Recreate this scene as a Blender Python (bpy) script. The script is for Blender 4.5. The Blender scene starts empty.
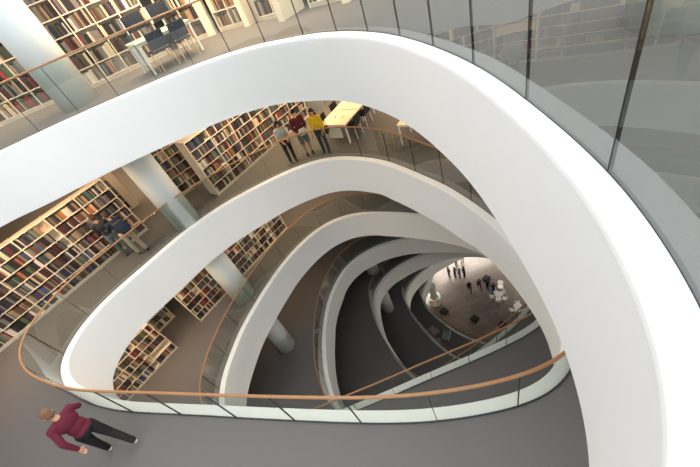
import bpy, bmesh, math, random
from mathutils import Vector, Matrix
from mathutils.geometry import tessellate_polygon
rnd = random.Random(7)
SC = bpy.context.scene
COL = SC.collection

# ------------------------------------------------------------------ place: storeys and camera
FH, EYE = 4.35, 1.62            # storey height, eye above the seventh floor
def Z(k): return k * FH         # finished floor of level k
CZ = Z(7) + EYE
F_PX, NAD = 350.0, (505.0, 602.0)
n_ = Vector(((NAD[0] - 350) / F_PX, (NAD[1] - 233.5) / F_PX, 1)).normalized()
y_ = (Vector((0, 0, 1)) - Vector((0, 0, 1)).dot(n_) * n_).normalized()
z_ = -n_
x_ = y_.cross(z_)
def bp(px, py, z):
    """plan point of the ray through a photo pixel at height z"""
    r = Vector(((px - 350) / F_PX, (py - 233.5) / F_PX, 1))
    P = r * ((CZ - z) / r.dot(n_))
    return Vector((P.dot(x_), P.dot(y_)))
def proj(v):
    P = v[0] * x_ + v[1] * y_ + (CZ - v[2]) * n_
    if P.z < 0.05: return None
    return P.x / P.z * F_PX + 350, P.y / P.z * F_PX + 233.5
cam = bpy.data.cameras.new('camera'); cam.sensor_width = 36; cam.lens = 18; cam.clip_start = 0.02; cam.clip_end = 300
camo = bpy.data.objects.new('camera', cam); COL.objects.link(camo)
camo.matrix_world = Matrix(((x_[0], -x_[1], -x_[2], 0), (y_[0], -y_[1], -y_[2], 0), (z_[0], -z_[1], -z_[2], CZ), (0, 0, 0, 1)))
SC.camera = camo

# ------------------------------------------------------------------ materials
def srgb(r, g, b):
    f = lambda c: (c / 255 / 12.92) if c / 255 <= .04045 else ((c / 255 + .055) / 1.055) ** 2.4
    return (f(r), f(g), f(b), 1)
def mat(name, c, rough=.6, var=0., scale=8., bump=0., metal=0., spec=.5):
    m = bpy.data.materials.new(name); m.use_nodes = True
    nt = m.node_tree; b = nt.nodes['Principled BSDF']
    b.inputs['Roughness'].default_value = rough; b.inputs['Metallic'].default_value = metal
    b.inputs['Specular IOR Level'].default_value = spec
    b.inputs['Base Color'].default_value = c
    if var or bump:
        tc = nt.nodes.new('ShaderNodeTexCoord'); no = nt.nodes.new('ShaderNodeTexNoise')
        no.inputs['Scale'].default_value = scale; no.inputs['Detail'].default_value = 4
        nt.links.new(tc.outputs['Object'], no.inputs['Vector'])
        if var:
            mx = nt.nodes.new('ShaderNodeMix'); mx.data_type = 'RGBA'
            mx.inputs[6].default_value = tuple(max(0, v * (1 - var)) for v in c[:3]) + (1,)
            mx.inputs[7].default_value = tuple(min(1, v * (1 + var)) for v in c[:3]) + (1,)
            nt.links.new(no.outputs['Fac'], mx.inputs[0]); nt.links.new(mx.outputs[2], b.inputs['Base Color'])
        if bump:
            bu = nt.nodes.new('ShaderNodeBump'); bu.inputs['Strength'].default_value = bump; bu.inputs['Distance'].default_value = .01
            nt.links.new(no.outputs['Fac'], bu.inputs['Height']); nt.links.new(bu.outputs['Normal'], b.inputs['Normal'])
    return m
M = {}
M['plaster'] = mat('white_plaster', (.86, .87, .875, 1), .55, .01, 3)
M['ceiling'] = mat('ceiling_white', (.7, .7, .69, 1), .8, .02, 3)
M['carpet'] = mat('grey_carpet', srgb(110, 107, 107), .95, .10, 70, .25, spec=.1)
M['wall'] = mat('wall_paint', srgb(196, 190, 180), .8, .03, 2)
M['column'] = mat('column_paint', srgb(206, 213, 212), .5, .02, 2)
M['shelf'] = mat('cream_laminate', srgb(232, 220, 200), .5, .03, 5)
M['rail'] = mat('oak_handrail', srgb(158, 116, 78), .4, .15, 14)
M['gasket'] = mat('black_gasket', srgb(14, 18, 18), .5, .05, 10)
M['white'] = mat('white_metal', srgb(236, 236, 232), .35, .02, 6)
M['tabletop'] = mat('pale_tabletop', srgb(236, 224, 196), .4, .04, 9)
M['black'] = mat('black_fabric', srgb(24, 24, 28), .8, .1, 30)
M['navy'] = mat('navy_fabric', srgb(34, 44, 58), .8, .1, 30)
M['beech'] = mat('beech_wood', srgb(206, 178, 138), .5, .1, 12)
M['screen'] = mat('dark_screen', srgb(20, 22, 26), .2, .02, 6)
M['silver'] = mat('silver_plastic', srgb(222, 224, 226), .3, .02, 6)
M['greyfab'] = mat('grey_fabric', srgb(150, 152, 150), .85, .08, 30)
M['skin'] = mat('skin', srgb(202, 152, 124), .6, .04, 20)
M['eye'] = mat('eye_dark', srgb(30, 24, 20), .3, .02, 20)
def cloth(n, *c): M[n] = mat(n, srgb(*c), .85, .12, 18)
for n, c in dict(maroon_cloth=(98, 22, 44), wine_cloth=(92, 24, 34), yellow_cloth=(222, 186, 20), pale_grey_cloth=(178, 180, 176), navy_cloth=(30, 38, 54),
                 charcoal_cloth=(40, 40, 44), denim_cloth=(54, 60, 76), shorts_cloth=(112, 116, 112), green_grey_cloth=(92, 104, 104), black_cloth=(20, 19, 22), blue_cloth=(48, 64, 130),
                 brown_hair=(64, 42, 30), black_hair=(26, 20, 18), tan_hair=(120, 90, 66), white_cloth=(226, 224, 220), beige_cloth=(190, 172, 150), shoe_dark=(34, 32, 32), shoe_pale=(200, 190, 186)).items(): cloth(n, *c)
# stone floor of the lobby: large tiles
def stone():
    m = mat('dark_stone_tiles', srgb(112, 104, 98), .28); nt = m.node_tree; b = nt.nodes['Principled BSDF']
    tc = nt.nodes.new('ShaderNodeTexCoord'); br = nt.nodes.new('ShaderNodeTexBrick'); br.offset = .5
    br.inputs['Color1'].default_value = srgb(120, 111, 104); br.inputs['Color2'].default_value = srgb(104, 97, 92); br.inputs['Mortar'].default_value = srgb(78, 72, 68)
    br.inputs['Scale'].default_value = 1; br.inputs['Mortar Size'].default_value = .012; br.inputs['Brick Width'].default_value = 1.2; br.inputs['Row Height'].default_value = .6
    nt.links.new(tc.outputs['Object'], br.inputs['Vector']); nt.links.new(br.outputs['Color'], b.inputs['Base Color'])
    return m
M['stone'] = stone()
def glass():
    m = bpy.data.materials.new('clear_glass'); m.use_nodes = True; nt = m.node_tree; nt.nodes.clear()
    out = nt.nodes.new('ShaderNodeOutputMaterial'); tr = nt.nodes.new('ShaderNodeBsdfTransparent'); gl = nt.nodes.new('ShaderNodeBsdfGlossy')
    tr.inputs['Color'].default_value = (.88, .915, .895, 1); gl.inputs['Roughness'].default_value = .0; gl.inputs['Color'].default_value = (1, 1, 1, 1)
    lw = nt.nodes.new('ShaderNodeLayerWeight'); lw.inputs['Blend'].default_value = .5
    p = nt.nodes.new('ShaderNodeMath'); p.operation = 'POWER'; p.inputs[1].default_value = 5
    a = nt.nodes.new('ShaderNodeMath'); a.operation = 'MULTIPLY_ADD'; a.inputs[1].default_value = .9; a.inputs[2].default_value = .085
    geo = nt.nodes.new('ShaderNodeNewGeometry'); inv = nt.nodes.new('ShaderNodeMath'); inv.operation = 'SUBTRACT'; inv.inputs[0].default_value = 1
    mu = nt.nodes.new('ShaderNodeMath'); mu.operation = 'MULTIPLY'; mx = nt.nodes.new('ShaderNodeMixShader')
    L = nt.links.new
    L(lw.outputs['Facing'], p.inputs[0]); L(p.outputs[0], a.inputs[0]); L(geo.outputs['Backfacing'], inv.inputs[1])
    L(a.outputs[0], mu.inputs[0]); L(inv.outputs[0], mu.inputs[1]); L(mu.outputs[0], mx.inputs[0])
    L(tr.outputs[0], mx.inputs[1]); L(gl.outputs[0], mx.inputs[2]); L(mx.outputs[0], out.inputs['Surface'])
    return m
M['glass'] = glass()

# ------------------------------------------------------------------ helpers
def link(name, me, parent=None):
    o = bpy.data.objects.new(name, me); COL.objects.link(o)
    if parent: o.parent = parent
    return o
def mesh_of(name, bm, mats, smooth=False):
    me = bpy.data.meshes.new(name); bmesh.ops.recalc_face_normals(bm, faces=bm.faces); bm.to_mesh(me); bm.free()
    for m in (mats if isinstance(mats, (list, tuple)) else [mats]): me.materials.append(m)
    if smooth:
        for p in me.polygons: p.use_smooth = True
    return me
def obj(name, bm, mats, parent=None, smooth=False): return link(name, mesh_of(name, bm, mats, smooth), parent)
def tag(o, label=None, cat=None, group=None, kind=None):
    if label: o['label'] = label
    if cat: o['category'] = cat
    if group: o['group'] = group
    if kind: o['kind'] = kind
    return o
def thing(name, label, cat, loc, rz=0, group=None):
    o = bpy.data.objects.new(name, None); COL.objects.link(o); o.empty_display_size = .1
    o.location = loc; o.rotation_euler = (0, 0, rz)
    return tag(o, label, cat, group)
def add_box(bm, c, s, rz=0, rx=0, ry=0, bev=0):
    r = bmesh.ops.create_cube(bm, size=1)
    vs = r['verts']
    for v in vs: v.co = Vector((v.co.x * s[0], v.co.y * s[1], v.co.z * s[2]))
    if bev:
        es = list({e for v in vs for e in v.link_edges})
        rb = bmesh.ops.bevel(bm, geom=es, offset=bev, segments=2, affect='EDGES', profile=.5); vs = list({v for f in rb['faces'] for v in f.verts} | {v for v in vs if v.is_valid})
    R = Matrix.Rotation(rz, 3, 'Z') @ Matrix.Rotation(ry, 3, 'Y') @ Matrix.Rotation(rx, 3, 'X')
    for v in vs: v.co = R @ v.co + Vector(c)
    return vs
def box(name, c, s, m, parent=None, rz=0, rx=0, ry=0, bev=0):
    bm = bmesh.new(); add_box(bm, c, s, rz, rx, ry, bev); return obj(name, bm, m, parent)
def add_rod(bm, a, b, r0, r1=None, seg=10, caps=False):
    a, b = Vector(a), Vector(b); r1 = r0 if r1 is None else r1
    d = b - a; q = d.to_track_quat('Z', 'Y').to_matrix().to_4x4()
    bmesh.ops.create_cone(bm, cap_ends=True, segments=seg, radius1=r0, radius2=r1, depth=d.length, matrix=Matrix.Translation((a + b) / 2) @ q)
    if caps:
        for p, r in ((a, r0), (b, r1)): bmesh.ops.create_uvsphere(bm, u_segments=seg, v_segments=7, radius=r, matrix=Matrix.Translation(p))
def add_ell(bm, c, r, rot=None):
    M4 = Matrix.Translation(c) @ (rot.to_4x4() if rot else Matrix.Identity(4)) @ Matrix.Diagonal((r[0], r[1], r[2], 1))
    bmesh.ops.create_uvsphere(bm, u_segments=14, v_segments=9, radius=1, matrix=M4)
def rod(name, a, b, r, m, parent=None, r1=None, seg=10):
    bm = bmesh.new(); add_rod(bm, a, b, r, r1, seg); return obj(name, bm, m, parent, False)

# ------------------------------------------------------------------ the void: one rounded opening per storey
CP = {
7: [(-6.6,9.12),(-5.9,9.35),(-5.1,9.5),(-4.31,9.6),(-3.3,9.64),(-2.35,9.65),(-1.70,9.57),(-1.06,9.37),(-.58,9.16),(-0.08,8.84),(0.22,8.5),(0.73,8.03),(1.14,7.45),(1.57,6.52),(1.74,5.97),(1.84,5.5),(1.90,4.96),(1.94,4.5),(1.95,4.08),(1.95,3.61),(1.91,3.07),(1.86,2.72),(1.80,2.34),(1.75,2.05),(1.70,1.79),(1.62,1.43),(1.53,1.14),(1.41,0.85),(1.28,0.58),(1.1,.26),(.8,-.07),(.4,-.32),(-.2,-.5),(-1,-.45),(-2,-.1),(-4,.9),(-6.5,2.4),(-8.5,4),(-9.4,5.4),(-9.5,6.9),(-8.8,8.2),(-7.7,9.0)],
6: [(-7.95,6.25),(-8.06,6.73),(-7.85,7.6),(-7.37,8.3),(-6.36,9.15),(-5.31,10.0),(-4.55,10.45),(-3.53,10.87),(-2.39,11.12),(-1.47,11.24),(-.69,11.25),(.06,11.1),(.72,10.74),(1.29,10.19),(1.8,9.57),(2.19,8.83),(2.5,8.04),(2.87,7.05),(3.06,6.17),(3.2,5.2),(3.2,4.2),(3.08,3.2),(2.8,2.35),(2.26,1.82),(1.75,1.69),(1.3,1.71),(.74,1.80),(-.14,2.03),(-1.02,2.36),(-2.41,2.95),(-3.28,3.33),(-4.37,3.81),(-5.35,4.23),(-5.85,4.46),(-6.39,4.76),(-7.03,5.2),(-7.5,5.6)],
5: [(-6.24,6.37),(-6.2,7.05),(-6.09,7.54),(-5.9,8.0),(-5.4,9.1),(-4.66,10.17),(-3.95,11.07),(-3.3,11.75),(-2.3,12.55),(-1.18,13.1),(-.12,13.2),(.83,12.93),(1.66,12.4),(2.44,11.82),(3.05,11.3),(3.8,10.6),(4.85,9.3),(5.5,7.7),(5.6,6.3),(5.1,5.15),(4.09,4.65),(2.6,4.5),(1.06,4.48),(.19,4.48),(-.83,4.46),(-1.52,4.47),(-3.2,4.5),(-4.8,4.75),(-5.85,5.4)],
4: [(-3.48,6.87),(-3.58,7.6),(-3.6,8.61),(-3.4,9.93),(-3.07,11.12),(-2.49,12.47),(-1.75,13.5),(-1.1,14.15),(.08,14.7),(1.4,14.83),(2.61,14.6),(3.6,14.25),(5.,13.5),(6.4,12.5),(7.3,11.2),(7.6,9.7),(7.1,8.3),(5.79,7.37),(3.87,6.71),(1,6.1),(-1.5,5.6),(-2.9,5.8)],
3: [(-.26,9.39),(-.49,10.4),(-.65,11.9),(-.52,13.7),(-.15,14.99),(.74,15.9),(1.74,16.4),(3.2,16.7),(4.8,16.6),(6.5,16.2),(8.2,15.2),(9.4,13.6),(9.6,12),(8.8,10.4),(7,9.2),(4.5,8.2),(2,7.5),(.5,8.0)],
2: [(3.32,10.65),(2.6,12.04),(2.0,14.29),(1.83,16.2),(2.1,17.1),(2.8,17.95),(3.75,18.55),(4.57,18.87),(5.6,19.2),(7,19.42),(8.4,19.55),(9.8,19.55),(11.4,19.1),(12.8,18),(13.5,16.2),(13.4,14),(12.4,12.2),(10,10.7),(7,9.6),(4.7,9.6)],
1: [(6.55,12.83),(5.14,14.41),(4.2,16.4),(3.68,18.3),(3.8,19.4),(4.3,20.15),(4.94,20.8),(5.6,21.6),(6.6,22.6),(8.4,23.2),(10.4,23.4),(12.6,23.1),(14.6,22),(16,20),(16.3,17.8),(15.6,15.6),(14,13.7),(11.5,12.4),(8.7,11.8)],
}
def resample(Q, n):
    d = [(Q[(i + 1) % len(Q)] - Q[i]).length for i in range(len(Q))]
    L = sum(d); out = []; i = 0; acc = 0
    for k in range(n):
        u = L * k / n
        while acc + d[i] < u and i < len(Q) - 1: acc += d[i]; i += 1
        t = (u - acc) / max(d[i], 1e-9); out.append(Q[i].lerp(Q[(i + 1) % len(Q)], min(t, 1)))
    return out, L
def curve(cp, sig=.35, n=400):
    P = [Vector(p) for p in cp]; m = len(P); out = []
    for i in range(m):
        p = [P[i - 1], P[i], P[(i + 1) % m], P[(i + 2) % m]]; t = [0]
        for a, b in zip(p, p[1:]): t.append(t[-1] + max((b - a).length, 1e-4) ** .5)
        for q in range(24):
            u = t[1] + (t[2] - t[1]) * q / 24
            L = lambda a, b, ta, tb: a * ((tb - u) / (tb - ta)) + b * ((u - ta) / (tb - ta))
            A1, A2, A3 = L(p[0], p[1], t[0], t[1]), L(p[1], p[2], t[1], t[2]), L(p[2], p[3], t[2], t[3])
            out.append(L(L(A1, A2, t[0], t[2]), L(A2, A3, t[1], t[3]), t[1], t[2]))
    Q, LL = resample(out, n)
    k = sig / (LL / n); w = range(-30, 31); g = [math.exp(-.5 * (i / k) ** 2) for i in w]; sg = sum(g)
    return [sum((Q[(j + i) % n] * g[i + 30] for i in w), Vector((0, 0))) / sg for j in range(n)]
def normals(S):
    out = []
    for i in range(len(S)):
        t = (S[(i + 1) % len(S)] - S[i - 1]).normalized(); out.append(Vector((t.y, -t.x)))
    return out
G = {k: curve(v) for k, v in CP.items()}
NRM = {k: normals(v) for k, v in G.items()}
DROP = 1.38                       # height of the white fascia
# where the lower rim leans in or out: (x, y of the rim, inset from the glass line)
RIM = {7: [(-6.67,9.27,.33),(-5.9,9.47,.32),(-4.31,9.66,.28),(-3.3,9.64,.24),(-2.35,9.6,.13),(-1.06,9.3,.05),(-.1,8.79,.02),(.73,8.03,.02),(1.14,7.45,.06),(1.57,6.52,.13),(1.84,5.5,.18),(1.95,4.08,.22),(1.86,2.7,.25),(1.62,1.43,.27),(1.28,.58,.25),(-2,-.1,.23),(-8.5,4,.3),(-8.8,8.2,.33)],
       6: [(-7.85,7.6,.3),(-5.31,10,.32),(-3.53,10.87,.32),(-1.47,11.24,.2),(.72,10.74,.16),(2.5,8.04,.26),(3.2,4.2,.16),(2.26,1.82,.2),(-4.4,3.8,.22)],
       5: [(-5.9,8,.28),(-4.66,10.17,.27),(-2.3,12.55,.23),(-.12,13.2,.22),(3,11.3,.26),(5.5,7.7,.28),(0,4.5,.22)],
       4: [(-3.4,9.9,.22),(-2.49,12.5,.16),(-1.1,14.15,.04),(1.4,14.83,.1),(5,13.5,.16),(7.3,11.2,.2),(0,6,.22)],
       3: [(-.49,10.4,.22),(-.5,13.7,.2),(.74,15.9,.12),(3.2,16.7,.2),(4.6,16.65,.15),(6.5,16.2,.0),(9,12,.2),(2,7.5,.2)],
       2: [(2.6,12,.22),(1.83,16.4,.22),(3.08,18.1,.2),(5.25,19.15,.2),(9.3,19.5,.2),(11,12,.2)],
       1: [(5,14.4,.2),(4.67,20.6,.2),(6.6,22.6,.1),(10,23.3,.1),(13,13.5,.2)]}
def rim_inset(k, p):
    ws = 0; v = 0
    for x, y, w in RIM[k]:
        d = (Vector((x, y)) - p).length; q = math.exp(-(d / 1.0) ** 2) + 1e-3 / (1 + d * d); ws += q; v += q * w
    return v / ws

X0, X1, Y0, Y1 = -16., 20., -8., 36.
OUTER = [Vector((X0, Y0)), Vector((X1, Y0)), Vector((X1, Y1)), Vector((X0, Y1))]
def slab(name, S, z, th, mats):
    bm = bmesh.new(); loops = [[Vector((p.x, p.y, 0)) for p in OUTER], [Vector((p.x, p.y, 0)) for p in S]]
    flat = loops[0] + loops[1]; tris = tessellate_polygon(loops)
    top = [bm.verts.new((p.x, p.y, z)) for p in flat]; bot = [bm.verts.new((p.x, p.y, z - th)) for p in flat]
    for t in tris:
        f = bm.faces.new([top[i] for i in t]); f.material_index = 0
        f = bm.faces.new([bot[i] for i in reversed(t)]); f.material_index = 1
    o = 0
    for lp in loops:
        n = len(lp)
        for i in range(n):
            f = bm.faces.new((top[o + i], top[o + (i + 1) % n], bot[o + (i + 1) % n], bot[o + i])); f.material_index = 1
        o += n
    return tag(obj(name, bm, mats), kind='structure')
def sweep(bm, prof, closed=True):
    """prof: list of rings (each a list of Vectors); skins neighbours"""
    vs = [[bm.verts.new(p) for p in ring] for ring in prof]; n = len(vs); m = len(vs[0])
    for i in range(n if closed else n - 1):
        for j in range(m):
            bm.faces.new((vs[i][j], vs[(i + 1) % n][j], vs[(i + 1) % n][(j + 1) % m], vs[i][(j + 1) % m]))
    if not closed:
        bm.faces.new(vs[0]); bm.faces.new(list(reversed(vs[-1])))
COPE = .21
for k in range(7, 0, -1):
    S, N, z = G[k], NRM[k], Z(k)
    slab('floor', S, z, DROP - .02, [M['carpet'], M['ceiling']])
    rings = []
    for p, n in zip(S, N):
        wb = rim_inset(k, p); P = lambda w, dz: Vector((p.x + n.x * w, p.y + n.y * w, z + dz))
        back = min(0, wb - .1)
        rings.append([P(0, .012), P(COPE - .03, .012), P(COPE - .008, .004), P(COPE, -.022), P(COPE, -.04), P(COPE + (wb - COPE) * .08, -.12), P(COPE + (wb - COPE) * .92, -DROP + .12), P(wb, -DROP + .03), P(wb, -DROP), P(back, -DROP), P(back, -DROP + .012), P(0, -.3)])
    bm = bmesh.new(); sweep(bm, rings); o = obj('trim_%d' % k, bm, M['plaster'], smooth=True); tag(o, kind='structure')
    es = o.modifiers.new('edges', 'EDGE_SPLIT'); es.split_angle = math.radians(50)
box('floor', ((X0 + X1) / 2, (Y0 + Y1) / 2, -.15), (X1 - X0, Y1 - Y0, .3), M['stone'])['kind'] = 'structure'
# roof with the skylight opening
S8 = [p * 1.0 + n * -2.0 for p, n in zip(G[7], NRM[7])]
ZR = Z(7) + 3.05
slab('ceiling', S8, ZR + .5, .5, [M['ceiling'], M['ceiling']])
HT = ZR + .5
for nm, c, s in (('wall_left', (X0 - .15, (Y0 + Y1) / 2, HT / 2), (.3, Y1 - Y0, HT)), ('wall_right', (X1 + .15, (Y0 + Y1) / 2, HT / 2), (.3, Y1 - Y0, HT)),
                 ('wall_back', ((X0 + X1) / 2, Y1 + .15, HT / 2), (X1 - X0, .3, HT)), ('wall_front', ((X0 + X1) / 2, Y0 - .15, HT / 2), (X1 - X0, .3, HT))):
    box(nm, c, s, M['wall'])['kind'] = 'structure'

wn = 0  # added out-of-view mullion frames, standing behind the side fill lamps
for k in range(1, 8):
    for side in (0, 1):
        wn += 1; bm = bmesh.new(); L = 40 if side == 0 else 32
        for i in range(21): add_box(bm, (-L / 2 + L * i / 20, 0, 0), (.07, .08, 2.5))
        for zz in (-1.25, 1.25): add_box(bm, (0, 0, zz), (L, .08, .07))
        o = obj('window_%d' % wn, bm, M['silver']); o['kind'] = 'structure'
        o.location = (X1 - .1, 14, Z(k) + 1.5) if side == 0 else (2, Y0 + .1, Z(k) + 1.5); o.rotation_euler = (0, 0, math.pi / 2 if side == 0 else 0)
# ------------------------------------------------------------------ columns
def column(x, y, k, r, label):
    z0, z1 = Z(k), (Z(k + 1) - DROP if k < 7 else ZR)
    bm = bmesh.new(); add_rod(bm, (0, 0, 0), (0, 0, z1 - z0), r, seg=48)
    o = obj('round_column', bm, M['column'], smooth=False)
    for p in o.data.polygons: p.use_smooth = abs(p.normal.z) < .5
    o.location = (x, y, z0); tag(o, label, 'column')
column(-5.1, 10.62, 7, .46, 'white round column nearest the top left corner, behind the upper glass balustrade')
column(-4.97, 10.67, 6, .44, 'white round column between two book walls on the floor with the backpacker')
column(-5.16, 10.75, 5, .46, 'white round column beside the long bookcase two floors below the top gallery')
column(-5.14, 10.72, 4, .44, 'pale round column on the dark floor below the second white band')
column(.68, 15.6, 6, .5, 'beige round column behind the person in the yellow top')
column(.5, 16.98, 3, .44, 'small shaded round column peeping from under the fourth white band')
column(.5, 16.55, 2, .44, 'small shaded round column on the dark floor under the fifth white band')
column(3.66, 2.85, 7, .5, 'white round column seen through the right-hand glass, cut by the upper frame edge')
column(5.5, 21.15, 0, .36, 'pale column rising through the ring desk on the ground floor')

# ------------------------------------------------------------------ bookcases
BOOKS = []                        # (matrix_world, t, d, h, colour, desc, row, bay, index)
PAL = {'red': (138, 56, 50), 'dark red': (84, 40, 40), 'navy': (42, 44, 62), 'blue': (70, 86, 116), 'dark green': (54, 68, 56), 'green': (84, 112, 70), 'black': (36, 33, 34),
       'brown': (92, 70, 56), 'tan': (160, 136, 108), 'cream': (206, 192, 166), 'grey': (122, 118, 114), 'orange': (168, 108, 66), 'white': (214, 208, 198), 'purple': (76, 60, 80), 'teal': (74, 100, 102)}
WTS = [('red', 4), ('dark red', 9), ('navy', 10), ('blue', 5), ('dark green', 7), ('green', 2), ('black', 15), ('brown', 13), ('tan', 9), ('cream', 6), ('grey', 15), ('orange', 3), ('white', 4), ('purple', 4), ('teal', 4)]
NAMES, WV = [w[0] for w in WTS], [w[1] for w in WTS]
for n, c in PAL.items(): M['bk ' + n] = mat('book_cloth_' + n.replace(' ', '_'), srgb(*c), .6, .18, 40)
def bookcase(label, p0, d, k, nb, bw, rows, rh, depth, desc, plinth=.09, wide_left=0, wide_right=0, group=None, fill=.93, fin=0):
    d = Vector(d).normalized(); z = Z(k)
    r = thing('bookcase', label, 'bookcase', (p0[0], p0[1], z), math.atan2(d.y, d.x), group)
    T = .026; L = nb * bw; Ht = plinth + rows * rh + T
    box('plinth', (L / 2, depth / 2 + .02, plinth / 2), (L - .02, depth - .06, plinth), M['shelf'], r)
    box('back_panel', (L / 2, depth - .012, (Ht + plinth) / 2), (L, .02, Ht - plinth), M['shelf'], r)
    for i in range(nb + 1):
        t, dd, yy = T, depth, depth / 2
        if i == 0 and wide_left: t = wide_left; dd = depth + fin; yy = depth / 2 - fin / 2
        if i == nb and wide_right: t = wide_right; dd = depth + fin; yy = depth / 2 - fin / 2
        x = i * bw + (-(t - T) / 2 if i == 0 else (t - T) / 2 if i == nb else 0)
        box('upright', (x, yy, Ht / 2 + .01), (t, dd, Ht + .02), M['shelf'], r)
    for j in range(rows + 1):
        box('shelf_board', (L / 2, depth / 2 + .004, plinth + j * rh + T / 2), (L - .004, depth - .03, T), M['shelf'], r)
    mw = Matrix.Translation((p0[0], p0[1], z)) @ Matrix.Rotation(math.atan2(d.y, d.x), 4, 'Z')
    for j in range(rows):
        zb = plinth + j * rh + T
        for i in range(nb):
            x = i * bw + T / 2 + .004; xe = (i + 1) * bw - T / 2 - .006; q = 0
            if rnd.random() < .02: continue
            stop = xe - (rnd.random() * .3 * bw if rnd.random() > fill - .2 else 0)
            base = rnd.uniform(rh * .66, rh * .84); run = 0; cn = None
            while True:
                if run <= 0: run = rnd.choice((1, 1, 1, 1, 2, 2, 3)); cn = rnd.choices(NAMES, WV)[0]; th = rnd.uniform(.02, .048); hh = min(rh - T - .012, base * rnd.uniform(.86, 1.14))
                run -= 1; t = th * rnd.uniform(.9, 1.1)
                if x + t > stop: break
                q += 1; dp = rnd.uniform(.15, .2)
                loc = Matrix.Translation((x + t / 2, .012 + rnd.uniform(0, .03) + dp / 2, zb))
                BOOKS.append((mw @ loc, t, dp, hh, cn, desc, rows - j, i + 1, q)); x += t + .0015
    return r
u = Vector((.766, .643))
def at(p, L): return (p[0] + u.x * L, p[1] + u.y * L)
# level 6
bookcase('long cream bookcase on the left side, six shelves of books behind the backpacker', at((-6.49, 11.17), -.92 * 6), u, 6, 6, .92, 6, .355, .34, 'long bookcase behind the backpacker')
bookcase('narrow cream bookcase between the white column and the end panel of the group\'s bookcase', (-5.55, 12.36), (.84, .54), 6, 2, .72, 6, .34, .34, 'narrow bookcase right of the column', wide_left=.05)
bookcase('cream bookcase running behind the three standing visitors, broad end panel at left', (-3.77, 11.46), u, 6, 6, .9, 6, .34, .62, 'bookcase behind the three visitors')
bookcase('single bay cream bookcase in the gap behind the long left bookcase', (-8.15, 12.75), u, 6, 1, .8, 6, .34, .34, 'single bay bookcase in the gap', wide_right=.3)
# level 5
bookcase('cream bookcase above the oak handrail at lower left, two floors down', at((-8.03, 9.43), -.8 * 4), u, 5, 4, .8, 6, .34, .34, 'lower left bookcase')
bookcase('long cream bookcase passing behind the column two floors down', (-7.08, 10.28), u, 5, 7, .81, 6, .34, .34, 'long bookcase two floors down')
bookcase('half hidden cream bookcase set back left of the long one two floors down', (-9.6, 10.15), u, 5, 2, .8, 6, .34, .34, 'half hidden bookcase two floors down')
# level 7, along the gallery
def case7(a, b, label, desc, nb, **kw):
    A, B = bp(*a, Z(7)), bp(*b, Z(7)); d = B - A
    bookcase(label, A, d, 7, nb, d.length / nb, 6, .40, .36, desc, **kw)
bookcase('tall cream bookcase at far left edge, left of the top column', (-8.9, 12.25), (1, .1), 7, 5, .66, 6, .41, .36, 'bookcase left of the top column', wide_right=.2)
bookcase('tall cream bookcase behind the study table, right of the top column', (-5.42, 12.2), (1, .22), 7, 4, .64, 6, .41, .36, 'bookcase behind the study table')
bookcase('tall cream bookcase just right of the study chairs', (-2.62, 12.9), (1, -.12), 7, 2, .5, 6, .41, .36, 'bookcase right of the study chairs', wide_right=.24)
bookcase('two bay cream bookcase, first of the curved row right of the study table', (-1.24, 12.75), (.76, -.62), 7, 2, .6, 6, .41, .36, 'first bookcase of the curved row', wide_right=.2, fin=.25)
bookcase('two bay cream bookcase in the middle of the curved row along the top edge', (-.02, 11.72), (.72, -.69), 7, 2, .6, 6, .41, .36, 'middle bookcase of the curved row', wide_right=.2, fin=.6)
bookcase('two bay cream bookcase at the right end of the curved row along the top edge', (1.3, 10.55), (.72, -.69), 7, 2, .6, 6, .41, .36, 'right bookcase of the curved row', wide_right=.2, fin=.35)

# ------------------------------------------------------------------ tables and chairs
def desk(label, p, rz, k, L, W, top='tabletop', modesty=True, splits=0, ports=False, name='study_table'):
    r = thing(name, label, 'table', (p[0], p[1], Z(k)), rz)
    bm = bmesh.new(); add_box(bm, (L / 2, W / 2, .725), (L, W, .03), bev=.006); obj('tabletop', bm, M[top], r)
    for x in (.04, L - .04):
        for y in (.05, W - .05): box('leg', (x, y, .355), (.045, .045, .71), M['white'], r)
    bm = bmesh.new()
    for y in (.05, W - .05): add_box(bm, (L / 2, y, .685), (L - .12, .03, .05))
    for x in (.04, L - .04): add_box(bm, (x, W / 2, .685), (.03, W - .14, .05))
    obj('frame', bm, M['white'], r)
    if modesty: box('modesty_panel', (.04 if modesty == 'end' else L / 2, W / 2, .43), ((.016, W * .5, .44) if modesty == 'end' else (L - .3, .016, .44)), M['white'], r)
    for i in range(1, splits + 1): box('divider_strip', (L * i / (splits + 1), W / 2, .742), (.02, W * .96, .004), M['gasket'], r)
    if ports:
        for i in range(splits + 1):
            for s in (.36, .64): box('power_port', (L * (i + .5) / (splits + 1), W * s, .742), (.11, .04, .004), M['gasket'], r)
    return r
def chair(label, p, rz, k, fab, leg, group=None):
    """seat faces local +y; backrest on -y"""
    r = thing('study_chair', label, 'chair', (p[0], p[1], Z(k)), rz, group)
    bm = bmesh.new(); add_box(bm, (0, 0, .455), (.45, .44, .05), bev=.018); obj('seat', bm, M[fab], r)
    bm = bmesh.new(); add_box(bm, (0, -.235, .68), (.44, .035, .36), rx=math.radians(8), bev=.014); obj('backrest', bm, M[fab], r)
    for sx in (-1, 1):
        for sy in (-1, 1): rod('leg', (sx * .215, sy * .2, 0), (sx * .19, sy * .17, .43), .014, M[leg], r)
        rod('back_post', (sx * .19, -.19, .44), (sx * .19, -.232, .62), .012, M[leg], r)
    return r
tang = .5
desk('pale study table with white legs behind the upper glass, two navy chairs before it', (-2.98, 10.32), tang, 7, 1.5, 1.0, top='tabletop', modesty='end')
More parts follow.
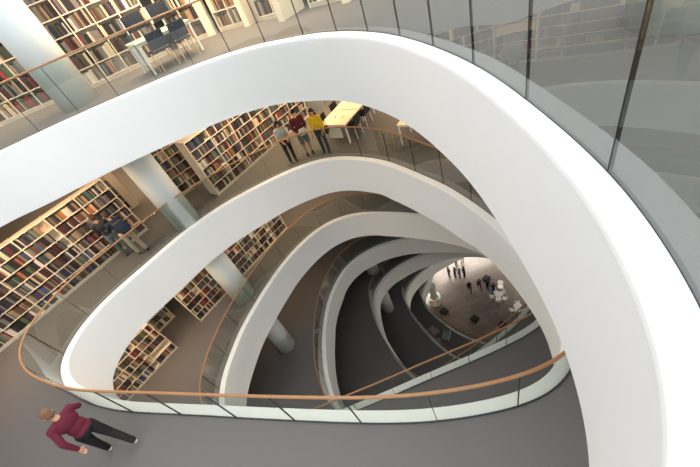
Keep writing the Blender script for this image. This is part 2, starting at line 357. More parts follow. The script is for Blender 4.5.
def tl(x, y): c, s = math.cos(tang), math.sin(tang); return (-2.98 + c * x - s * y, 10.32 + s * x + c * y)
chair('navy study chair with beech legs, left of the pair at the upper table', tl(.42, -.06), tang, 7, 'navy', 'beech')
chair('navy study chair with beech legs, right of the pair at the upper table', tl(1.02, -.06), tang, 7, 'navy', 'beech')
def monitor(label, x, y, w=.54):
    px, py = tl(x, y)
    r = thing('computer_monitor', label, 'monitor', (px, py, Z(7) + .74), tang + .12)
    bm = bmesh.new(); add_box(bm, (0, 0, .006), (.24, .18, .012), bev=.004); obj('stand_base', bm, M['silver'], r)
    rod('stand_neck', (0, .02, .01), (0, .02, .2), .018, M['silver'], r)
    bm = bmesh.new(); add_box(bm, (0, 0, .36), (w, .04, .36), bev=.006); obj('case', bm, M['gasket'], r); box('side_trim', (-w / 2 - .008, 0, .36), (.016, .05, .37), M['white'], r)
    box('screen', (0, -.0215, .365), (w - .03, .004, .32), M['screen'], r)
monitor('computer monitor above the left navy chair at the upper table', .42, .62)
monitor('computer monitor above the right navy chair at the upper table', 1.1, .62)
# level 6 tables
a6 = [bp(320, 124.8, Z(6) + .74), bp(345, 124.8, Z(6) + .74), bp(363, 104, Z(6) + .74)]
e1 = (a6[2] - a6[1]); rz6 = math.atan2(e1.y, e1.x); W6 = 1.12; L6 = 2.1
o6 = a6[1]                                  # near right corner; local +y is to the left
desk('pale bench table with white legs beside the person in yellow, black chairs around it', o6, rz6, 6, L6, W6, modesty='end', splits=1, ports=True)
def t6(x, y): c, s = math.cos(rz6), math.sin(rz6); return (o6.x + c * x - s * y, o6.y + s * x + c * y)
chair('black chair on the near right side of the pale bench table', t6(.5, .06), rz6, 6, 'black', 'silver')
chair('black chair on the far right side of the pale bench table', t6(1.3, .06), rz6, 6, 'black', 'silver')
chair('black chair on the left of the bench table, beside the yellow top', t6(.55, W6 - .02), rz6 + math.pi, 6, 'black', 'silver')
chair('black chair on the far left side of the pale bench table', t6(1.4, W6 - .02), rz6 + math.pi, 6, 'black', 'silver')
chair('black chair at the far end of the pale bench table', t6(L6 + .15, W6 * .5), rz6 + math.pi / 2, 6, 'black', 'silver')
b0 = bp(401, 146, Z(6)); b1 = bp(432, 146, Z(6)); e2 = b1 - b0; rzb = math.atan2(e2.y, e2.x)
desk('second pale table with white legs, half hidden by the curving band at right', b0, rzb, 6, 1.5, .9, modesty=False, name='study_table')
def tb(x, y): c, s = math.cos(rzb), math.sin(rzb); return (b0.x + c * x - s * y, b0.y + s * x + c * y)
chair('black chair just showing at the second table, next to the curving band', tb(.15, 1.2), rzb + math.pi, 6, 'black', 'silver')

# ------------------------------------------------------------------ people
def remeshed(name, bm, vox, m, parent, smooth=6):
    me = bpy.data.meshes.new('raw'); bm.to_mesh(me); bm.free()
    o = bpy.data.objects.new('raw', me); COL.objects.link(o)
    r = o.modifiers.new('r', 'REMESH'); r.mode = 'VOXEL'; r.voxel_size = vox
    s = o.modifiers.new('s', 'SMOOTH'); s.iterations = smooth; s.factor = .5
    dg = bpy.context.evaluated_depsgraph_get(); new = bpy.data.meshes.new_from_object(o.evaluated_get(dg)); new.name = name
    bpy.data.objects.remove(o); new.materials.clear(); new.materials.append(m)
    for p in new.polygons: p.use_smooth = True
    return link(name, new, parent)
class Pose:
    def __init__(s, legs=((0, 0), (0, 0)), arms=((5, 10, 8), (5, 10, 8)), lean=0, head=0, width=1.):
        R = math.radians; s.w = width
        T = Matrix.Translation((0, 0, .93)) @ Matrix.Rotation(-R(lean), 4, 'X') @ Matrix.Translation((0, 0, -.93))
        up = lambda x, y, z: (T @ Vector((x, y, z, 1))).to_3d()
        s.pel = Vector((0, 0, .95)); s.waist = up(0, .0, 1.08); s.chest = up(0, .005, 1.28); s.neck0 = up(0, -.01, 1.43); s.neck1 = up(0, .01, 1.51)
        s.HM = T @ Matrix.Translation((0, .02, 1.61)) @ Matrix.Rotation(-R(head), 4, 'X')
        s.sh, s.el, s.wr, s.fd, s.hip, s.kn, s.an = [], [], [], [], [], [], []
        for i, sx in enumerate((-1, 1)):
            p, e, b = arms[i]; d1 = Vector((sx * math.sin(R(b)), math.sin(R(p)) * math.cos(R(b)), -math.cos(R(p)) * math.cos(R(b))))
            inn = -sx * (.35 if e > 40 else .05)
            d2 = Vector((inn, math.sin(R(p + e)), -math.cos(R(p + e)))).normalized()
            S_ = up(sx * .175 * width, 0, 1.385); E = S_ + d1 * .285; W = E + d2 * .25
            s.sh.append(S_); s.el.append(E); s.wr.append(W); s.fd.append(d2)
            a, kf = legs[i]; h = Vector((sx * .09, 0, .93)); t1 = Vector((sx * .03, math.sin(R(a)), -math.cos(R(a)))).normalized(); t2 = Vector((0, math.sin(R(a - kf)), -math.cos(R(a - kf))))
            K = h + t1 * .43; s.hip.append(h); s.kn.append(K); s.an.append(K + t2 * .42)
        s.dz = -min(a.z - .075 for a in s.an)
def person(label, p, face, k, pose, top, bottom, hair, sleeve=1.0, leg=1.0, longhair=False, shoe='shoe_dark', scale=1., vox=.012, group=None, z=None):
    """face: direction (x, y) the person looks at"""
    rz = math.atan2(face[1], face[0]) - math.pi / 2
    r = thing('person', label, 'person', (p[0], p[1], Z(k) if z is None else z), rz, group); r.scale = (scale,) * 3
    q = pose; up = Vector((0, 0, q.dz))
    def cap(bm, a, b, r0, r1): add_rod(bm, a + up, b + up, r0, r1, 12, True)
    def ell(bm, c, rr, rot=None): add_ell(bm, c + up, rr, rot)
    w = q.w
    def torso(bm, g):
        ell(bm, q.pel, (.155 * w + g, .105 + g, .12 + g)); ell(bm, q.waist, (.135 * w + g, .095 + g, .15 + g)); ell(bm, q.chest, (.165 * w + g, .112 + g, .17 + g))
        cap(bm, q.sh[0], q.sh[1], .062 + g, .062 + g)
    def armp(bm, i, f, g):
        S_, E, W = q.sh[i], q.el[i], q.wr[i]
        if f <= .5: cap(bm, S_, S_.lerp(E, f * 2), .052 + g, .046 + g)
        else:
            cap(bm, S_, E, .052 + g, .042 + g); cap(bm, E, E.lerp(W, min(1, f * 2 - 1)), .041 + g, .03 + g)
    def legp(bm, i, f, g):
        h, K, A = q.hip[i], q.kn[i], q.an[i]
        if f <= .5: cap(bm, h, h.lerp(K, f * 2), .085 + g, .07 + g)
        else: cap(bm, h, K, .085 + g, .056 + g); cap(bm, K, K.lerp(A, f * 2 - 1), .056 + g, .04 + g)
    bm = bmesh.new(); torso(bm, 0); cap(bm, q.neck0, q.neck1, .056, .05)
    H = lambda x, y, z_: (q.HM @ Vector((x, y, z_)))
    Rm = q.HM.to_3x3()
    ell(bm, H(0, -.008, .02), (.076, .095, .1), Rm); ell(bm, H(0, .026, -.055), (.054, .06, .062), Rm)       # skull, jaw
    cap(bm, H(0, .08, .012), H(0, .1, -.022), .010, .016); ell(bm, H(0, .082, -.062), (.026, .012, .012), Rm)  # nose, mouth
    for sx in (-1, 1): ell(bm, H(sx * .078, -.01, -.005), (.012, .022, .034), Rm)                              # ears
    for i in range(2):
        armp(bm, i, 1., 0); legp(bm, i, 1., 0)
        W, d = q.wr[i], q.fd[i]; sx = -1 if i == 0 else 1
        side = Vector((0, 1, 0)).cross(d); side = side.normalized() if side.length > .2 else Vector((1, 0, 0)); nrm = d.cross(side).normalized(); side = nrm.cross(d)
        cap(bm, W, W + d * .085, .028, .034)
        for f, (o_, ln) in enumerate(((-.03, .062), (-.01, .078), (.01, .084), (.03, .074))):
            b0_ = W + d * .095 + side * o_; kn = b0_ + (d + nrm * .25 * -1).normalized() * ln * .55; tip = kn + (d - nrm * .8).normalized() * ln * .45
            cap(bm, b0_, kn, .0095, .009); cap(bm, kn, tip, .009, .0075)
        t0 = W + d * .035 - side * .03; t1 = t0 + (d - side * 1.0).normalized() * .045; cap(bm, t0, t1, .013, .0115); cap(bm, t1, t1 + d * .035, .0115, .009)
        A = q.an[i]; cap(bm, A, A + Vector((0, .02, -.03)), .04, .035); cap(bm, A + Vector((0, -.02, -.045)), A + Vector((0, .13, -.05)), .03, .024)
    remeshed('body', bm, vox, M['skin'], r, 4)
    bm = bmesh.new(); torso(bm, .014)
    for i in range(2): armp(bm, i, sleeve, .013)
    remeshed('shirt', bm, vox * 1.1, M[top], r)
    bm = bmesh.new(); ell(bm, q.pel + Vector((0, 0, -.02)), (.16 * w + .012, .112 + .012, .13))
    for i in range(2): legp(bm, i, leg, .017)
    remeshed('shorts' if leg < .6 else 'trousers', bm, vox * 1.1, M[bottom], r)
    for i in range(2):
        A = q.an[i]; bm = bmesh.new()
        cap(bm, A + Vector((0, -.025, -.035)), A + Vector((0, .15, -.043)), .04, .032); cap(bm, A + Vector((0, 0, .01)), A + Vector((0, 0, -.03)), .05, .046)
        remeshed('shoe', bm, vox, M[shoe], r, 3)
    bm = bmesh.new()
    ell(bm, H(0, -.022, .042), (.086, .1, .093), Rm); ell(bm, H(0, -.05, -.01), (.08, .07, .075), Rm)
    if longhair:
        ell(bm, H(0, -.07, -.1), (.075, .045, .13), Rm)
        for sx in (-1, 1): cap(bm, H(sx * .078, -.03, .03), H(sx * .085, -.03, -.16), .03, .028)
    remeshed('hair', bm, vox, M[hair], r, 3)
    for sx in (-1, 1):
        bm = bmesh.new(); ell(bm, H(sx * .03, .083, .02), (.011, .007, .008), Rm); obj('eye', bm, M['eye'], r, True)
    return r
def in_frame_of(r, v):       # a point of the person's own frame, in world space
    return r.matrix_basis @ Vector(v)
lookdown = (.15, -1)
pA = person('person with brown hair in grey jacket reading at the long left bookcase', (-6.95, 10.16), (-.5, .86), 6, Pose(arms=((30, 70, 8), (30, 70, 8)), lean=2, head=20), 'charcoal_cloth', 'green_grey_cloth', 'brown_hair')
pB = person('person in navy jacket with dark backpack bending beside the long left bookcase', (-6.4, 9.92), (-.75, .66), 6, Pose(legs=((8, 4), (-4, 2)), arms=((40, 40, 8), (30, 50, 8)), lean=10, head=25), 'navy_cloth', 'beige_cloth', 'brown_hair', leg=.96)
pC = person('person in pale grey top and dark leggings, left of the three at the rail', (-.86, 11.7), (.2, -1), 6, Pose(arms=((-8, 75, 8), (-8, 70, 8)), lean=6, head=22, width=.9), 'pale_grey_cloth', 'charcoal_cloth', 'black_hair', sleeve=.5, longhair=True, scale=.95)
pD = person('person in wine red jacket and grey shorts, middle of the three at the rail', (-.2, 11.7), (.15, -1), 6, Pose(arms=((-5, 80, 10), (-5, 75, 10)), lean=5, head=25), 'wine_cloth', 'shorts_cloth', 'black_hair', leg=.46, scale=1.03)
pE = person('person in yellow top and jeans with long brown hair, right of the three', (.38, 11.4), (-.3, -1), 6, Pose(legs=((4, 4), (-3, 2)), arms=((15, 40, 12), (10, 30, 12)), lean=3, head=15, width=.92), 'yellow_cloth', 'denim_cloth', 'brown_hair', longhair=True, scale=.97)
pW = person('person in maroon top and black trousers striding along the lower left floor', (-5.62, 3.72), (-.86, .5), 6, Pose(legs=((16, 4), (-16, 30)), arms=((-34, 25, 22), (36, 30, 20)), lean=10, head=8, width=1.08), 'maroon_cloth', 'black_cloth', 'tan_hair', vox=.010, shoe='shoe_pale')
# things they carry
def backpack(label, host, off, m, size=(.3, .17, .44), rx=0):
    T = host.matrix_basis @ Matrix.Translation(off) @ Matrix.Rotation(rx, 4, 'X')
    r = thing('backpack', label, 'backpack', T.to_translation(), 0); r.rotation_euler = T.to_euler(); r.scale = host.scale
    bm = bmesh.new(); add_box(bm, (0, 0, 0), size, bev=.05); obj('main_compartment', bm, M[m], r, True)
    bm = bmesh.new(); add_box(bm, (0, -size[1] / 2 - .02, -.08), (size[0] * .75, .06, size[2] * .45), bev=.02); obj('front_pocket', bm, M[m], r)
    for sx in (-1, 1):
        bm = bmesh.new(); pts = [(sx * .1, size[1] / 2 - .01, .17), (sx * .1, size[1] / 2 + .07, .215), (sx * .1, size[1] / 2 + .14, .19)]
        for a, b in zip(pts, pts[1:]): add_rod(bm, a, b, .016, caps=True, seg=8)
        obj('strap', bm, M[m], r)
backpack('dark navy backpack on the back of the bending person by the bookcase', pB, (0, -.25, 1.2), 'navy', rx=-math.radians(10))
def handbag(label, p, rz, m):
    r = thing('shoulder_bag', label, 'bag', p, rz)
    bm = bmesh.new(); add_box(bm, (0, 0, 0), (.3, .1, .22), bev=.03); obj('bag_body', bm, M[m], r)
    bm = bmesh.new(); pts = [Vector((.13 * math.cos(a), 0, .1 + .26 * math.sin(a))) for a in [math.pi * i / 10 for i in range(11)]]
    for a, b in zip(pts, pts[1:]): add_rod(bm, a, b, .01, seg=6)
    obj('strap', bm, M[m], r)
handbag('black shoulder bag hanging at the hip of the person in yellow', in_frame_of(pE, (-.3, .06, .86)), pE.rotation_euler.z + math.pi / 2, 'black')
def open_book(label, p, rz):
    r = thing('open_book', label, 'book', p, rz)
    for sx in (-1, 1):
        bm = bmesh.new(); add_box(bm, (sx * .075, 0, .012), (.15, .21, .018), ry=-sx * .18); obj('page_block', bm, M['white_cloth'], r)
    bm = bmesh.new()
    for sx in (-1, 1): add_box(bm, (sx * .077, 0, .0), (.158, .22, .005), ry=-sx * .18)
    obj('cover', bm, M['navy'], r); return r
open_book('open book held by the person reading at the long bookcase', in_frame_of(pA, (0, .44, 1.2)), pA.rotation_euler.z)
bm = bmesh.new(); add_box(bm, (0, 0, 0), (.23, .012, .3), rx=-.3); o = obj('paper_folder', bm, M['white_cloth']); o.location = in_frame_of(pD, (0, .36, 1.03)); o.rotation_euler = pD.rotation_euler
tag(o, 'white folder held in front of the person in the wine red jacket', 'folder')

# ------------------------------------------------------------------ ground floor and first floor furniture
def ottoman(label, px, py):
    p = bp(px, py, 0); r = thing('cube_stool', label, 'stool', (p.x, p.y, 0), .5)
    bm = bmesh.new(); add_box(bm, (0, 0, .24), (.62, .62, .4), bev=.04); obj('cushion', bm, M['black'], r)
    box('base', (0, 0, .025), (.54, .54, .05), M['gasket'], r)
ottoman('black cube stool on the stone floor, nearest the ring desk', 444.3, 312.5)
ottoman('black cube stool alone in the middle of the lower lobby floor', 475, 320)
ottoman('black cube stool by the oak rail crossing the lobby, lower right', 502.5, 326.5)
ottoman('black cube stool right of the two walkers in the lobby', 486.5, 280)
r = thing('ring_desk', 'white ring desk around the lobby column', 'desk', (5.5, 21.15, 0))
def ring(name, r0, r1, z0, z1, m, parent):
    bm = bmesh.new(); n = 40; rings = []
    for i in range(n):
        c, s = math.cos(2 * math.pi * i / n), math.sin(2 * math.pi * i / n)
        rings.append([Vector((c * r0, s * r0, z0)), Vector((c * r1, s * r1, z0)), Vector((c * r1, s * r1, z1)), Vector((c * r0, s * r0, z1))])
    sweep(bm, rings); return obj(name, bm, m, parent)
ring('front_panel', .56, .6, 0, 1.02, M['white'], r); ring('counter', .42, .66, 1.02, 1.07, M['white'], r)
def round_set(desc, px, py, nch, r0=.36):
    p = bp(px, py, 0); t = thing('round_table', 'white round table %s' % desc, 'table', (p.x, p.y, 0))
    bm = bmesh.new(); add_rod(bm, (0, 0, .71), (0, 0, .74), r0, seg=32); obj('tabletop', bm, M['white'], t)
    rod('pedestal', (0, 0, .03), (0, 0, .71), .04, M['white'], t); bm = bmesh.new(); add_rod(bm, (0, 0, 0), (0, 0, .03), .28, seg=24); obj('base', bm, M['white'], t)
    return p
def tub(label, x, y, rz, group=None, fab='white', k=0):
    c = thing('cafe_chair', label, 'chair', (x, y, Z(k)), rz, group)
    bm = bmesh.new(); add_box(bm, (0, 0, .44), (.4, .4, .06), bev=.02); obj('seat', bm, M[fab], c)
    bm = bmesh.new(); add_box(bm, (0, -.2, .62), (.4, .05, .3), rx=.14, bev=.02); obj('backrest', bm, M[fab], c)
    for sx in (-1, 1):
        for sy in (-1, 1): rod('leg', (sx * .2, sy * .2, 0), (sx * .17, sy * .17, .42), .015, M[fab], c)
    return c
p = round_set('ringed by white chairs on the lobby floor, left of the curving band', 498.5, 298.5, 5)
for i, w in enumerate(('on the right of', 'behind', 'on the upper left of', 'on the left of', 'in front of')):
    a = .3 + i * 2 * math.pi / 5
    tub('white chair %s the ringed white lobby table' % w, p.x + .62 * math.cos(a), p.y + .62 * math.sin(a), a + math.pi / 2)
p = round_set('tucked in the lobby corner beside the oak rail', 517.5, 310, 3)
for i, w in enumerate(('left of', 'below', 'behind')):
    a = math.pi + i * 2 * math.pi / 3
    tub('white chair %s the corner table beside the oak rail' % w, p.x + .62 * math.cos(a), p.y + .62 * math.sin(a), a + math.pi / 2)
p = round_set('with two dark-clothed people beside it, under the curving band edge', 500.5, 286.5, 0, .28)
for (px, py), rz, w in zip(((434.5, 333), (446.5, 337.5), (436.5, 346)), (-1.2, .9, 2.6), ('left', 'right', 'front')):
    q = bp(px, py, Z(1)); c = thing('tub_armchair', 'grey tub armchair in the dark first floor corner, %s one of three' % w, 'armchair', (q.x, q.y, Z(1)), rz)
    bm = bmesh.new(); add_box(bm, (0, .02, .36), (.56, .56, .16), bev=.04); obj('seat_cushion', bm, M['greyfab'], c)
    bm = bmesh.new(); add_box(bm, (0, -.3, .52), (.7, .12, .44), bev=.04); obj('backrest', bm, M['greyfab'], c)
    for sx in (-1, 1):
        bm = bmesh.new(); add_box(bm, (sx * .33, 0, .42), (.1, .6, .28), bev=.03); obj('armrest', bm, M['greyfab'], c)
        for sy in (-1, 1): rod('foot', (sx * .28, sy * .24, 0), (sx * .28, sy * .24, .29), .02, M['silver'], c)
# lobby visitors: four builds, copied with clothes of their own
LOB = []
for nm, (px, py), fc, ps, tp, bt, hr in (
    ('person in black on the left of the four standing in the lobby', (449.3, 276.6), (1, .1), Pose(arms=((10, 30, 8), (10, 20, 8))), 'black_cloth', 'charcoal_cloth', 'black_hair'),
    ('person in dark grey, second from left of the lobby four', (455.4, 277.2), (.6, -.6), Pose(arms=((20, 60, 8), (10, 20, 8))), 'charcoal_cloth', 'black_cloth', 'brown_hair'),
    ('person in black walking alone up the lobby, left of a pair', (470, 291.2), (.4, 1), Pose(legs=((20, 5), (-18, 20)), arms=((-18, 15, 8), (20, 20, 8))), 'black_cloth', 'black_cloth', 'brown_hair')):
    q = bp(px, py, 0); LOB.append(person(nm, (q.x, q.y), fc, 0, ps, tp, bt, hr, vox=.025))
def copy_person(src, label, px, py, face, mats):
    q = bp(px, py, 0); r = src.copy(); COL.objects.link(r); r.location = (q.x, q.y, 0); r.rotation_euler.z = math.atan2(face[1], face[0]) - math.pi / 2; r['label'] = label
    for ch in src.children:
        c = ch.copy(); COL.objects.link(c); c.parent = r
        kind = c.name.split('.')[0]
        if kind in mats: c.material_slots[0].link = 'OBJECT'; c.material_slots[0].material = M[mats[kind]]
    return r
copy_person(LOB[0], 'person in blue, third from left of the lobby four', 460.3, 278.2, (-.7, .5), dict(shirt='blue_cloth', trousers='denim_cloth'))
copy_person(LOB[1], 'person in navy on the right of the lobby four', 464.6, 276.6, (-1, -.1), dict(shirt='navy_cloth', trousers='black_cloth'))
copy_person(LOB[2], 'person in dark grey walking up the lobby, right of a pair', 479.6, 289, (.2, 1), dict(shirt='charcoal_cloth', trousers='charcoal_cloth'))
copy_person(LOB[0], 'person in black standing furthest back in the lobby, left', 456.6, 266, (.5, -1), dict(hair='brown_hair'))
copy_person(LOB[1], 'person in black furthest back in the lobby, right under the bands', 462.4, 262, (-.5, -1), dict(shirt='black_cloth'))
copy_person(LOB[0], 'person in black beside the small white table under the band', 487.6, 289.5, (1, .3), dict(hair='black_hair'))
copy_person(LOB[1], 'person in blue jeans in front of the small white table under the band', 493.5, 293.5, (.3, 1), dict(shirt='black_cloth', trousers='blue_cloth'))

# ------------------------------------------------------------------ books: the 300 that show largest are things, the rest one object
bpy.context.view_layer.update()
dg = bpy.context.evaluated_depsgraph_get(); CAMP = Vector((0, 0, CZ)); scored = []
for i, (mw, t, dp, h, cn, desc, row, bay, q) in enumerate(BOOKS):
    c = mw @ Vector((0, -dp / 2, h * .6)); pc = proj(c); vis = 0
    if pc and 1 < pc[0] < 699 and 1 < pc[1] < 466:
        dv = c - CAMP; hit = SC.ray_cast(dg, CAMP, dv.normalized(), distance=dv.length - .02)
        if not hit[0]:
            P = [proj(mw @ Vector(v)) for v in ((-t / 2, -dp / 2, 0), (t / 2, -dp / 2, 0), (-t / 2, -dp / 2, h))]
            ax, ay, bx, by = P[1][0] - P[0][0], P[1][1] - P[0][1], P[2][0] - P[0][0], P[2][1] - P[0][1]
            vis = abs(ax * by - ay * bx)
    scored.append((vis, i))
scored.sort(reverse=True)
solo = {i for v, i in scored[:300] if v > 0}
def book_bm(bm, t, dp, h, mw=None, mi=0):
    """spine rounded on the front, boards overhanging the page block a little"""
    prof = [(-t / 2, dp / 2), (-t / 2, -dp / 2 + .006), (-t / 4, -dp / 2 + .001), (0, -dp / 2), (t / 4, -dp / 2 + .001), (t / 2, -dp / 2 + .006), (t / 2, dp / 2)]
    T = mw or Matrix.Identity(4)
    lo = [bm.verts.new(T @ Vector((x, y, 0))) for x, y in prof]; hi = [bm.verts.new(T @ Vector((x, y, h))) for x, y in prof]; n = len(prof)
    fs = [bm.faces.new(list(reversed(lo))), bm.faces.new(hi)] + [bm.faces.new((lo[i], lo[(i + 1) % n], hi[(i + 1) % n], hi[i])) for i in range(n)]
    for f in fs: f.material_index = mi
ORD = ['first', 'second', 'third', 'fourth', 'fifth', 'sixth', 'seventh', 'eighth', 'ninth', 'tenth', 'eleventh', 'twelfth', 'thirteenth', 'fourteenth', 'fifteenth', 'sixteenth', 'seventeenth', 'eighteenth', 'nineteenth', 'twentieth', 'twenty-first', 'twenty-second', 'twenty-third', 'twenty-fourth', 'twenty-fifth', 'twenty-sixth', 'twenty-seventh', 'twenty-eighth', 'twenty-ninth', 'thirtieth'] + ['far-right'] * 20
rest = bmesh.new()
for i, (mw, t, dp, h, cn, desc, row, bay, q) in enumerate(BOOKS):
    if i in solo:
        bm = bmesh.new(); book_bm(bm, t, dp, h); o = obj('book', bm, M['bk ' + cn]); o.matrix_world = mw
        tag(o, '%s book, %s along, %s shelf down, %s bay, %s' % (cn, ORD[q - 1], ORD[row - 1], ORD[bay - 1], desc), 'book', 'books on the ' + desc)
    else: book_bm(rest, t, dp, h, mw, NAMES.index(cn))
o = obj('books', rest, [M['bk ' + n] for n in NAMES]); tag(o, 'rows of many coloured books filling the cream bookcases', 'books', kind='stuff')

# ------------------------------------------------------------------ balustrades: one thing per storey
def arc_table(S):
    s = [0]
    for i in range(len(S)): s.append(s[-1] + (S[(i + 1) % len(S)] - S[i]).length)
    return s
def balustrade(k, label, joints_px, step):
    S, N = G[k], NRM[k]; n = len(S); s = arc_table(S); L = s[-1]; z = Z(k)
    def pt(u):
        u %= L; lo = 0
        for i in range(n):
            if s[i + 1] >= u: lo = i; break
        t = (u - s[lo]) / (s[lo + 1] - s[lo]); a, b = S[lo], S[(lo + 1) % n]
        return a.lerp(b, t), N[lo].lerp(N[(lo + 1) % n], t).normalized()
    js = []
    for px, py in joints_px:
        q = bp(px, py, z); best = None
        for i in range(n):
            e = S[(i + 1) % n] - S[i]; t = max(0, min(1, (q - S[i]).dot(e) / e.length_squared)); dd = (S[i] + e * t - q).length
            if best is None or dd < best[0]: best = (dd, s[i] + t * e.length)
        js.append(best[1])
    js.sort()
    if not js: js = [0.]
    full = []
    for a, b in zip(js, js[1:] + [js[0] + L]):
        m = max(1, round((b - a) / step)); full += [a + (b - a) * i / m for i in range(m)]
    full.sort()
    root = thing('glass_balustrade', label, 'balustrade', (S[0].x, S[0].y, z)); inv = Vector((S[0].x, S[0].y, z))
    th = .011
    for a, b in zip(full, full[1:] + [full[0] + L]):
        rings = []
        m = max(3, int((b - a) / .08))
        for i in range(m + 1):
            p, nn = pt(a + .0045 + (b - a - .009) * i / m); P = lambda w, dz: Vector((p.x + nn.x * w, p.y + nn.y * w, z + dz)) - inv
            rings.append([P(-th, .016), P(th, .016), P(th, 1.075), P(-th, 1.075)])
        bm = bmesh.new(); sweep(bm, rings, False); o = obj('glass_panel', bm, M['glass'], root, True); o.data.set_sharp_from_angle(angle=math.radians(40))
        p, nn = pt(a); c = Vector((p.x, p.y, z + .545)) - inv
        box('panel_joint', c, (.007, .027, 1.058), M['gasket'], root, rz=math.atan2(-nn.x, nn.y))
    rings = []; rg = []; m = n
    for i in range(n):
        p, nn = S[i], N[i]; P = lambda w, dz: Vector((p.x + nn.x * w, p.y + nn.y * w, z + dz)) - inv
        rings.append([P(.026 * math.cos(t), 1.1 + .021 * math.sin(t)) for t in [2 * math.pi * j / 12 for j in range(12)]])
        rg.append([P(-.012, .0125), P(.012, .0125), P(.012, .022), P(-.012, .022)])
    bm = bmesh.new(); sweep(bm, rings); o = obj('handrail', bm, M['rail'], root, True); o['label'] = 'slim oak handrail'
    bm = bmesh.new(); sweep(bm, rg); obj('base_channel', bm, M['gasket'], root)
J7 = [(266, 42.5), (305, 34.5), (337.5, 31.5), (369, 31.7), (400.7, 36.6), (435, 46.6), (475.5, 64.5), (528, 100), (612, 172.5)]
J6 = [(63, 355), (182, 415), (237, 418.5), (295.6, 421), (362, 423.6), (518.5, 408), (363, 156), (390.6, 161), (417, 171), (443.6, 184), (472, 201)]
balustrade(7, 'clear glass balustrade with dark joints around the topmost white opening', J7, .98)
balustrade(6, 'clear glass balustrade with oak rail around the opening one floor below the top', J6, 1.19)
balustrade(5, 'clear glass balustrade with oak rail around the opening two floors below the top', [(228, 357), (502, 341)], 1.2)
balustrade(4, 'glass balustrade around the opening three floors below the top', [(323, 330)], 1.2)
balustrade(3, 'glass balustrade around the opening four floors below the top, rim shaded', [], 1.2)
balustrade(2, 'glass balustrade around the dim opening second above the lobby floor', [], 1.2)
balustrade(1, 'glass balustrade around the lowest opening just above the lobby', [], 1.2)

# ------------------------------------------------------------------ light
def area(name, loc, size, power, col=(1, 1, 1), rz=0, shape='RECTANGLE', rot=None):
    l = bpy.data.lights.new(name, 'AREA'); l.shape = shape; l.size = size[0]; l.size_y = size[1]; l.energy = power; l.color = col
    o = bpy.data.objects.new(name, l); COL.objects.link(o); o.location = loc; o.rotation_euler = rot or (0, 0, rz); return o
WARM = (1, .69, .40); SOFT = (1, .92, .82)
area('skylight', (-.8, 3.6, ZR + 6), (19, 18), 2000, (.90, .96, 1))
uang = math.atan2(u.y, u.x)
def strip(k, off, x, L, P, col, zc=None):
    """ceiling lamp row in front of the bookcase line on level k"""
    nrm = Vector((-.643, .766)); c = nrm * off + u * x
    area('ceiling_lamps', (c.x, c.y, (Z(k + 1) - DROP - .03) if zc is None else zc), (L, .25), P, col, uang)
# along-line coordinate of points on the left: u.(x, y)
strip(6, 11.9, -.9, 5.6, 150, WARM)
strip(6, 11.9, 7.0, 1.2, 30, WARM)
strip(6, 10.5, 7.4, 5.4, 170, WARM)
strip(6, 15.4, 2.5, 6, 120, WARM)
strip(5, 11.6, -.9, 5.2, 110, WARM)
strip(5, 11.6, 6.4, 4.2, 90, WARM)
area('ceiling_lamps', (-8.3, 11.5, ZR - .02), (3, .3), 200, WARM, .1)
area('ceiling_lamps', (-2.4, 11.7, ZR - .02), (3, .3), 270, WARM, .1)
area('ceiling_lamps', (.2, 10.2, ZR - .02), (4.5, .3), 250, WARM, -.76)
area('ceiling_lamps', (6.5, 3, ZR - .02), (6, 8), 430, (1, .95, .88))  # unseen, added to lift the right gallery floor
area('ceiling_lamps', (-3, -4, ZR - .02), (14, 5), 300, (1, .98, .95))  # unseen, added to even out the light on the far top fascia
area('ceiling_lamps', (-12.5, 3, ZR - .02), (4, 9), 260, (1, .97, .93))  # unseen, added to light the top fascia's right-hand faces
area('ceiling_lamps', (2, 15.5, Z(7) - DROP - .03), (7, 4), 360, WARM)
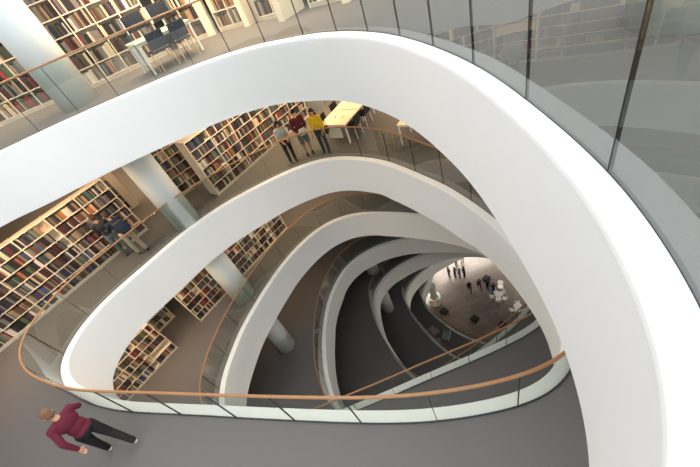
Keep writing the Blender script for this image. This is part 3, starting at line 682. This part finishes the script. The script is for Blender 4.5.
area('ceiling_lamps', (-3, -1.5, Z(7) - DROP - .03), (12, 3), 330, (1, .97, .95), -.4)
area('ceiling_lamps', (-9.5, 17, Z(7) - DROP - .03), (8, 4), 260, WARM)
area('ceiling_lamps', (-1, 16, Z(6) - DROP - .03), (8, 3), 110, WARM)
# fill lamps added along two unseen walls to brighten the fascia bands
for k in range(1, 8):
    zc = Z(k) + 1.5; SIDE_COL = (1, .9, .8) if k < 4 else (1, .96, .92) if k < 6 else (.93, .97, 1)
    pw = {7: 1800, 6: 1100}.get(k, 1050 if k > 3 else 850)
    area('window_daylight', (X1 - .3, 14, zc), (40, 2.4), pw, SIDE_COL, rot=(math.pi / 2, 0, math.pi / 2))
    area('window_daylight', (2, Y0 + .3, zc), (32, 2.4), pw * .8, SIDE_COL, rot=(math.pi / 2, 0, math.pi))
area('lobby_lamps', (12, 27, Z(1) - DROP - .03), (9, 4), 1250, SOFT)
area('lobby_lamps', (5, 24.2, Z(1) - DROP - .03), (3, 1.5), 260, SOFT)  # added out of view to brighten the ring desk and its column
area('lobby_lamps', (17.4, 19, Z(1) - DROP - .03), (2, 6), 560, SOFT)
area('lobby_lamps', (3.2, 17, Z(1) - DROP - .03), (.3, 5), 60, WARM)
area('ceiling_lamps', (-4.5, 13.5, Z(5) - DROP - .03), (5, 2), 45, WARM, .7)
area('ceiling_lamps', (5.6, 10.5, Z(7) - DROP - .03), (3, 5), 260, WARM)
w = bpy.data.worlds.new('sky'); SC.world = w; w.use_nodes = True
w.node_tree.nodes['Background'].inputs['Color'].default_value = (.85, .93, 1, 1); w.node_tree.nodes['Background'].inputs['Strength'].default_value = .75

SC.view_settings.view_transform = 'Standard'; SC.view_settings.look = 'None'; SC.view_settings.gamma = 1; SC.view_settings.use_curve_mapping = False
SC.view_settings.exposure = 0.0
SC.cycles.use_denoising = True
SC.cycles.max_bounces = 12; SC.cycles.diffuse_bounces = 6; SC.cycles.transparent_max_bounces = 24; SC.cycles.glossy_bounces = 4
SC.cycles.sample_clamp_indirect = 6
